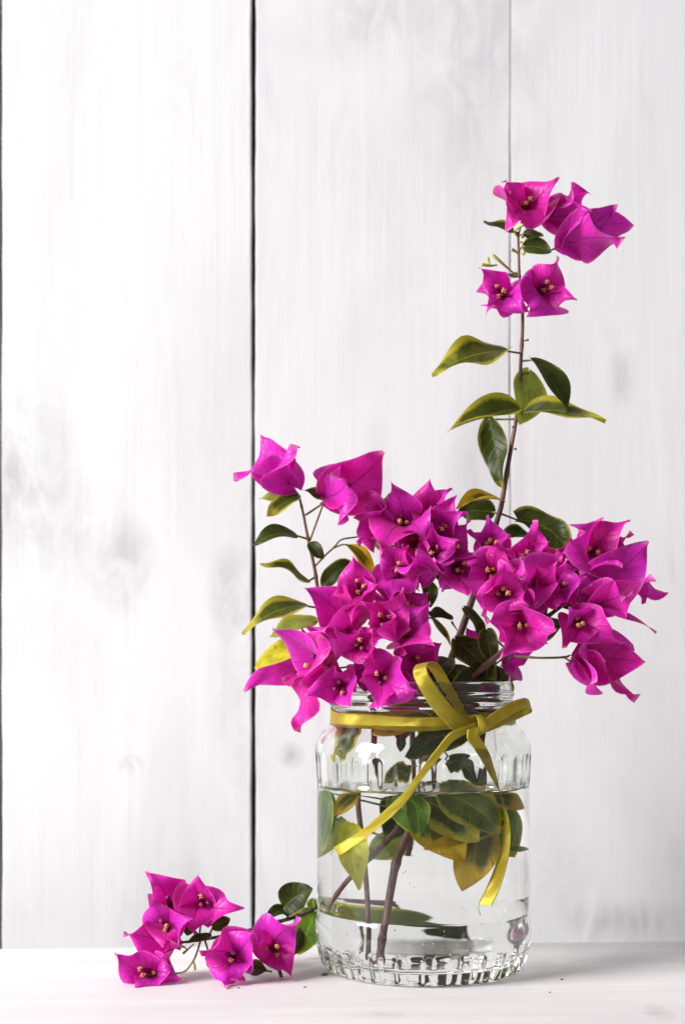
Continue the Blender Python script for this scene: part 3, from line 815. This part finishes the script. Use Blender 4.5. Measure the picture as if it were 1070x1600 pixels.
flower(Cr, (876, 912, -26), (0.15, 0.15, 0.95), [(910, 902, 6, .46), (884, 872, 2, .55), (868, 950, 6, .56)], attach=(862, 950, -18), tubes=1)
flower(Cr, (893, 868, -14), (0.1, 0.5, 0.85), [(890, 838, 0, .5), (868, 880, 5, .45), (925, 890, 5, .48)], attach=(890, 920, -16), tubes=1)
flower(Cr, (930, 852, -18), (0.15, 0.35, 0.9), [(986, 806, -4, .36), (903, 826, 9, .62), (972, 884, 7, .44)], attach=(930, 900, -13))
flower(Cr, (955, 862, -8), (0.5, 0.1, 0.7), [(994, 872, 0, .42), (985, 830, 0, .46), (960, 890, 2, .4)], attach=(935, 895, -13), tubes=0)
flower(Cr, (958, 916, -22), (0.85, 0.1, 0.45), [(1017, 848, -4, .36), (980, 930, 15, .52), (1016, 896, 8, .34), (1028, 985, 0, .24)], base=(922, 950, -18), cup=0.75, attach=(905, 945, -16))
flower(Cr, (1000, 905, -6), (0.8, 0.0, 0.2), [(1043, 925, 0, .34), (1012, 940, 6, .5), (995, 880, 2, .4)], base=(965, 915, -8), cup=0.7, tubes=1, attach=(925, 930, -14))
flower(Cr, (905, 972, -30), (-0.05, -0.1, 0.95), [(894, 952, 5, .48), (884, 1012, 5, .40), (975, 1004, 2, .42)], attach=(892, 935, -17))
flower(Cr, (945, 1030, -24), (0.75, -0.35, 0.55), [(1009, 1034, 0, .44), (998, 1088, 2, .36), (926, 1068, 17, .60), (990, 1012, -6, .5)], base=(898, 1030, -22), cup=0.9, attach=(890, 1032, -20))
flower(Cr, (806, 1042, -2), (0.3, -0.2, 0.7), [(832, 1020, 0, .42), (797, 1066, 4, .5), (780, 1040, 0, .5)], attach=(790, 1015, -16), tubes=0)
flower(Cr, (742, 998, 4), (-0.2, 0.2, 0.8), [(728, 980, 0, .3), (758, 1010, 0, .3), (742, 1015, 0, .3)], attach=(760, 1042, -12), tubes=0)
for c_, a_, tp in (((800, 885, -12), (0, .3, .9), [(775, 860, 0), (830, 862, 2), (795, 930, 5)]), ((850, 885, -14), (.1, .3, .9), [(830, 850, 0), (882, 862, 2), (850, 925, 5)]),
                   ((905, 905, -12), (.1, .1, .95), [(880, 885, 2), (940, 900, 2), (900, 945, 5)]), ((830, 935, -18), (0, .1, .95), [(800, 920, 2), (862, 925, 2), (835, 965, 5)]),
                   ((945, 890, -8), (.3, .2, .9), [(920, 870, 2), (980, 880, 2), (940, 930, 5)])):
    flower(Cr, c_, a_, tp, w=.52, tubes=2)
leaf(Cr, (838, 996, -10), (880, 972, -14), 17, (0.0, 0.35, 0.9), 'dark', curl=3, attach=(826, 988, -18))
leaf(Cr, (826, 944, -8), (853, 964, -12), 13, (0.1, 0.5, 0.8), 'dark', curl=2, wave=.2)
leaf(Cr, (880, 948, -6), (926, 945, -6), 14, (0.0, 0.5, 0.85), 'dark', curl=2)
leaf(Cr, (760, 984, -6), (772, 1042, -16), 16, (-0.15, 0.0, 0.95), 'dark', curl=3)
bud(Cr, [(836, 990, -18), (846, 997, -20), (854, 1006, -22)], 0.4, M_twig)
bud(Cr, [(799, 1065, -6), (801, 1072, -6), (800, 1080, -6)], 0.6)
# leaves crowding the mouth of the jar
for b, t, hw, n, kd in (((700, 1030, -8), (660, 1062, -20), 20, (-.2, .3, .9), 'dark'), ((755, 1050, -14), (700, 1090, -20), 20, (0, .4, .9), 'dark'),
                        ((690, 1050, 8), (750, 1090, 4), 26, (0, .2, .9), 'dark'), ((770, 1040, 4), (740, 1085, 0), 24, (.1, .1, .9), 'dark'),
                        ((650, 1080, 6), (610, 1120, 4), 24, (.1, .1, .9), 'dark'), ((720, 1080, 10), (775, 1110, 6), 18, (.1, .2, .9), 'dark'),
                        ((660, 1100, -6), (600, 1150, -14), 18, (.1, .5, .8), 'var'), ((700, 1090, -10), (640, 1180, -24), 18, (.3, .4, .8), 'var'),
                        ((720, 1110, -12), (755, 1165, -22), 22, (.0, .3, .9), 'dark'), ((690, 1120, 10), (660, 1180, 8), 24, (.0, .3, .9), 'dark'),
                        ((640, 1110, 2), (625, 1170, -6), 16, (-.2, .0, .9), 'dark'),
                        ((752, 1138, -22), (632, 1182, -32), 24, (.1, .45, .85), 'dark'), ((672, 1122, -24), (582, 1150, -28), 26, (-.1, .35, .9), 'amber'),
                        ((790, 1052, 12), (690, 1100, 8), 30, (0, .1, .95), 'dark'), ((700, 1062, 14), (650, 1110, 12), 30, (0, .1, .95), 'dark'),
                        ((760, 1090, 0), (800, 1130, -4), 16, (.2, .3, .9), 'dark'), ((720, 1105, -4), (690, 1165, -8), 26, (0, .2, .9), 'dark'),
                        ((560, 1120, -6), (520, 1190, -10), 20, (-.3, .2, .9), 'var'), ((700, 1180, -20), (756, 1228, -26), 18, (.1, .3, .9), 'dark'),
                        ((640, 1190, -14), (590, 1228, -18), 14, (.1, .3, .9), 'var')):
    leaf(Cr, b, t, hw, n, kd, curl=2)
# leaves under water
for b, t, hw, n, kd, cu in (((655, 1245, -12), (745, 1312, -24), 34, (.1, .15, .95), 'var', 3), ((735, 1240, -8), (828, 1262, -14), 18, (.1, .5, .85), 'amber', 3),
                            ((790, 1280, -16), (662, 1324, -28), 15, (-.1, .65, .75), 'amber', -5), ((735, 1270, 0), (716, 1388, -6), 30, (.2, .0, .95), 'amber', 3),
                            ((640, 1235, -24), (652, 1308, -34), 18, (.35, .1, .9), 'green', 3), ((615, 1245, -22), (672, 1310, -30), 20, (-.3, .1, .9), 'green', 3),
                            ((552, 1286, -16), (562, 1390, -26), 25, (-.15, .1, .95), 'yellow', 2), ((562, 1238, -14), (518, 1274, -16), 14, (0, .5, .85), 'amber', 2),
                            ((520, 1232, 4), (500, 1335, 2), 20, (-.5, 0, .8), 'green', 2), ((545, 1275, 14), (508, 1338, 14), 26, (-.1, 0, .95), 'pale', 0),
                            ((700, 1225, 16), (780, 1335, 14), 36, (.1, 0, .95), 'olive', 0), ((640, 1300, 16), (590, 1335, 18), 22, (.1, 0, .95), 'pale', 0),
                            ((680, 1240, 4), (700, 1330, 2), 34, (0, 0.1, .95), 'green', 2), ((770, 1320, 10), (826, 1328, 8), 6, (0, .8, .5), 'green', 0),
                            ((690, 1236, -20), (780, 1300, -28), 34, (.1, .1, .95), 'olive', 2), ((640, 1250, -6), (720, 1340, -10), 36, (.1, .1, .95), 'amber', 2),
                            ((745, 1245, 2), (765, 1336, 0), 34, (.1, 0, .95), 'green', 2), ((640, 1230, 6), (615, 1310, 4), 28, (.1, 0, .95), 'dark', 2),
                            ((510, 1232, -2), (498, 1330, -4), 16, (-.4, 0, .9), 'green', 1)):
    leaf(Cr, b, t, hw, n, kd, curl=cu, jarred=True)

# ------------------------------------------------------------------ fallen sprig
E = Sprig('flowering_sprig', 'cut sprig lying on the table beside the jar with its stem reaching behind it', P(360, 1500, -15))
E.ground = True
E.stem([(P(640, 1402, 51), 1.0), (P(600, 1398, 51), 1.0), (P(560, 1395, 50), 1.0), (P(525, 1404, 45), 1.0), (P(490, 1420, 28), 0.95), (P(470, 1430, 16), 0.9), (P(440, 1439, 4), 0.85), (P(400, 1451, -6), 0.8), (P(345, 1463, -12), 0.7),
        (P(305, 1470, -14), 0.6), (P(270, 1474, -16), 0.5)], M_barkdark)
E.stem([(P(318, 1468, -13), 0.4), (P(306, 1456, -13), 0.4), (P(296, 1443, -13), 0.35)], M_twig, sides=7, knob=0)
E.stem([(P(310, 1482, -18), 0.42), (P(303, 1500, -24), 0.4), (P(290, 1517, -28), 0.38), (P(275, 1521, -30), 0.36)], M_bud, sides=7, knob=0)
E.stem([(P(314, 1469, -13), 0.42), (P(311, 1478, -17), 0.42), (P(310, 1484, -18), 0.42)], M_twig, sides=7, knob=0)
flower(E, (266, 1408, -14), (0.05, 0.4, 0.9), [(231, 1360, 2, .48), (306, 1391, 0, .44), (232, 1436, 8, .50)], attach=(296, 1445, -13))
flower(E, (316, 1409, -20), (0.05, 0.2, 0.95), [(309, 1366, 2, .44), (381, 1417, 3, .40), (303, 1460, 7, .56)], attach=(312, 1460, -13))
flower(E, (256, 1448, -26), (-0.05, 0.2, 0.95), [(238, 1402, 2, .46), (301, 1435, 4, .44), (256, 1474, 7, .52)], attach=(285, 1472, -15))
flower(E, (244, 1478, -24), (-0.5, 0.2, 0.6), [(193, 1461, 2, .44), (262, 1506, 10, .62), (270, 1470, 8, .50)], attach=(285, 1474, -15), tubes=0)
flower(E, (229, 1519, -34), (-0.25, 0.2, 0.85), [(180, 1489, 2, .42), (214, 1542, 8, .50), (289, 1530, 1, .50)], attach=(277, 1521, -30))
flower(E, (362, 1492, -34), (-0.1, 0.2, 0.95), [(312, 1488, 5, .56), (351, 1548, 8, .46), (394, 1458, 5, .52)], attach=(372, 1458, -10))
flower(E, (428, 1484, -26), (0.15, 0.1, 0.95), [(471, 1436, 4, .46), (460, 1531, 4, .40), (393, 1478, 3, .62)], attach=(412, 1448, -4))
leaf(E, (444, 1417, 10), (489, 1389, 6), 25, (-0.1, 0.15, 0.95), 'dark', curl=2, attach=(450, 1436, 8), p=0.5, q=0.7)
leaf(E, (466, 1431, 14), (413, 1437, 4), 14, (-0.1, 0.75, 0.6), 'dark', curl=6, attach=(472, 1430, 17))
leaf(E, (492, 1424, 26), (466, 1492, 16), 26, (-0.3, -0.1, 0.95), 'green', curl=2, attach=(488, 1421, 27))
leaf(E, (470, 1452, 0), (446, 1495, -12), 15, (0.6, 0.2, 0.8), 'dark', curl=2, attach=(462, 1433, 12))
leaf(E, (328, 1494, -24), (338, 1528, -28), 10, (0.3, 0.3, 0.9), 'dark', curl=2, attach=(320, 1468, -13))
leaf(E, (333, 1447, -8), (360, 1436, -8), 12, (0.1, 0.2, 0.95), 'dark', curl=2, attach=(325, 1466, -13))
leaf(E, (300, 1440, -10), (292, 1462, -14), 12, (0.1, 0.1, 0.95), 'dark', curl=1, attach=(308, 1468, -13))
leaf(E, (330, 1462, -18), (292, 1474, -24), 7, (0, .7, .6), 'dark', curl=2)
leaf(E, (380, 1515, -20), (425, 1520, -22), 16, (0.1, 0.75, 0.6), 'dark', curl=1, attach=(400, 1470, -10))
leaf(E, (590, 1412, 50), (700, 1432, 51), 17, (0, .5, .9), 'olive', curl=3)
leaf(E, (650, 1430, 50), (692, 1474, 50), 17, (0, .2, .95), 'dark', curl=2)
leaf(E, (490, 1405, 34), (486, 1425, 30), 10, (0, .2, .9), 'green', attach=(492, 1419, 30))
E.stem([(P(432, 1505, -22), 0.7), (P(437, 1518, -22), 0.8), (P(440, 1529, -22), 0.8)], M_bark, sides=7)
for pts in ([(303, 1475, -16), (293, 1484, -20), (286, 1490, -22)], [(293, 1484, -20), (288, 1480, -22), (281, 1478, -22)], [(302, 1500, -24), (304, 1507, -26), (305, 1516, -27)]):
    bud(E, pts, 0.5)

# ------------------------------------------------------------------ ribbon
rib = empty('ribbon_bow', P(745, 1133, -33))
tag(rib, 'olive gold satin ribbon tied in a bow round the neck of the jar', 'ribbon')
def strip(name, rows, n=8, thick=0.00014, cross=8, belly=0.0):
    """rows: (Ax, Ay, Adep, Bx, By, Bdep)"""
    rows = [tuple(P(r[0], r[1], r[2])) + tuple(P(r[3], r[4], r[5])) for r in rows]
    return strip3(name, rows, n, thick, cross, belly)
def strip3(name, rows, n=8, thick=0.00014, cross=8, belly=0.0, closed=False):
    c = catmull(rows, n)
    vs, fs, uv = [], [], []
    dist = 0; prev = None
    for q in c:
        a, b = V(q[:3]) - rib.location, V(q[3:]) - rib.location
        m = (a + b) / 2
        if prev is not None: dist += (m - prev).length
        prev = m
        for j in range(cross + 1):
            v = j / cross
            cr = 0.00012 * math.sin(7.0 * v + dist * 420 + rows[0][0] * 999) * math.sin(dist * 260 + 1.7) + 0.00010 * math.sin(dist * 900 + v * 2)
            vs.append(a.lerp(b, v) + V((0, -belly * math.sin(math.pi * v) + cr, cr * 0.4))); uv.append((dist / 0.10, v))
    for i in range(len(c) - 1):
        for j in range(cross):
            k = i * (cross + 1) + j
            fs.append((k, k + 1, k + cross + 2, k + cross + 1))
    o = link(name, pmesh(name, vs, fs, uv), M_ribbon, rib)
    md = o.modifiers.new('thickness', 'SOLIDIFY'); md.thickness = thick; md.offset = 0
    return o
def jd(px, R=165, gap=2.0):                       # in front of the jar's wall
    x = min(abs(px - 660), R * 0.985)
    return -math.sqrt(R * R - x * x) * S * 1000 - gap
# band round the neck
rows = []
nr = 40
for i in range(nr + 1):
    a = math.radians(-57 + 360 * i / nr)
    r = 143.4 * S
    x, y = r * math.cos(a), r * math.sin(a)
    front = max(0.0, -y / r)
    zc = zpx(1117) - 0.0020 * front - 0.0006 * math.sin(2 * a) + 0.0005 * math.sin(a * 5)
    hw = 0.0032 * (1 - 0.25 * max(0, math.cos(a + math.radians(57))) ** 8)
    rows.append((x, y, zc + hw, x * 1.006, y * 1.006, zc - hw))
strip3('band', rows, 3, 0.00016, 8)
strip('loop', [(712, 1147, -38, 734, 1129, -37), (694, 1128, -41, 716, 1114, -41), (676, 1109, -44, 699, 1096, -45), (655, 1076, -48, 678, 1067, -49), (645, 1052, -47, 667, 1046, -49), (650, 1039, -43, 671, 1034, -45),
               (663, 1038, -39, 684, 1037, -41), (674, 1050, -36, 695, 1052, -38), (690, 1078, -34, 709, 1078, -36), (709, 1108, -34, 724, 1106, -35), (728, 1132, -35, 737, 1127, -35)], belly=0.0004)
strip('loop', [(755, 1125, -36, 760, 1141, -36), (775, 1110, -34, 784, 1126, -33), (797, 1097, -31, 806, 1113, -30), (815, 1091, -28, 822, 1107, -26), (824, 1092, -23, 830, 1109, -21), (826, 1098, -18, 829, 1114, -17),
               (815, 1106, -17, 816, 1120, -17), (795, 1113, -21, 796, 1129, -22), (775, 1121, -27, 776, 1138, -29), (755, 1128, -34, 758, 1145, -35)], belly=0.0004)
t1 = [(745, 1128, 743, 1143), (722, 1137, 724, 1149), (703, 1145, 708, 1158), (688, 1162, 694, 1174), (671, 1184, 678, 1194), (650, 1212, 658, 1219), (631, 1238, 638, 1249), (602, 1265, 611, 1277), (567, 1295, 574, 1307), (538, 1314, 547, 1327), (521, 1324, 531, 1337)]
strip('tail', [(a, b, min(jd(a), -36 if i < 4 else 0), c, d, min(jd(c), -36 if i < 4 else 0)) for i, (a, b, c, d) in enumerate(t1)])
t2 = [(730, 1140, 748, 1136), (730, 1156, 748, 1149), (742, 1173, 761, 1171), (760, 1204, 773, 1204), (778, 1236, 781, 1239), (783, 1253, 787.5, 1257), (785, 1272, 793, 1276), (784, 1300, 797, 1300), (780, 1326, 796, 1329), (772, 1353, 789, 1362), (760, 1385, 779, 1392), (747, 1412, 767, 1416)]
strip('tail', [(a, b, jd(a, gap=2.5 if 3 < i < 6 else 2.0) - (3 if i < 2 else 0), c, d, jd(c, gap=3.2 if i < 6 else 9.0) - (3 if i < 2 else 0)) for i, (a, b, c, d) in enumerate(t2)])
strip('knot', [(733, 1127, -35, 746, 1119, -33), (734, 1120, -38, 748, 1117, -37), (742, 1118, -40.5, 757, 1122, -40), (746, 1126, -41.5, 762, 1131, -41), (746, 1136, -41, 761, 1140, -40.5), (741, 1145, -39, 752, 1148, -38.5), (734, 1148, -35.5, 742, 1151, -35)], belly=0.0006)
# a loose thread on each cut end
for nm, pts in (('thread', [(521, 1325, jd(521)), (519, 1331, jd(519)), (516, 1336, jd(516) - 1)]), ('thread', [(748, 1413, jd(748) - .5), (747, 1420, jd(747)), (750, 1430, jd(750))])):
    path = [P(*q) - rib.location for q in pts]
    vs, fs = tube(path, [0.00018] * 3, 5)
    link(nm, pmesh(nm, vs, fs), M_ribbon, rib)

# crumbs of bark dropped on the table
for i, (px, py, r) in enumerate([(373, 1544, 0.5), (476, 1543, 0.55), (507, 1524, 1.2), (877, 1531, 0.6), (858, 1551, 0.4)]):
    lab = ('tiny dark speck on the table just in front of the fallen blossoms', 'tiny dark speck on the table between fallen sprig and jar', 'large dark crumb of bark beside the left foot of the jar', 'small dark speck lying in the shadow of the jar', 'very small speck on bright table in front of the jar shadow')[i]
    p = V(on_table(px, py))
    bm = bmesh.new(); bmesh.ops.create_icosphere(bm, subdivisions=1, radius=r * 0.001)
    for v in bm.verts: v.co = V((v.co.x * random.uniform(.8, 1.5), v.co.y * random.uniform(.7, 1.3), v.co.z * random.uniform(.4, .7)))
    me = bpy.data.meshes.new('bark_crumb'); bm.to_mesh(me); bm.free()
    o = link('bark_crumb', me, M_barkdark); o.location = p + V((0, 0, r * 0.0004))
    tag(o, lab, 'crumb', 'crumbs on the table')
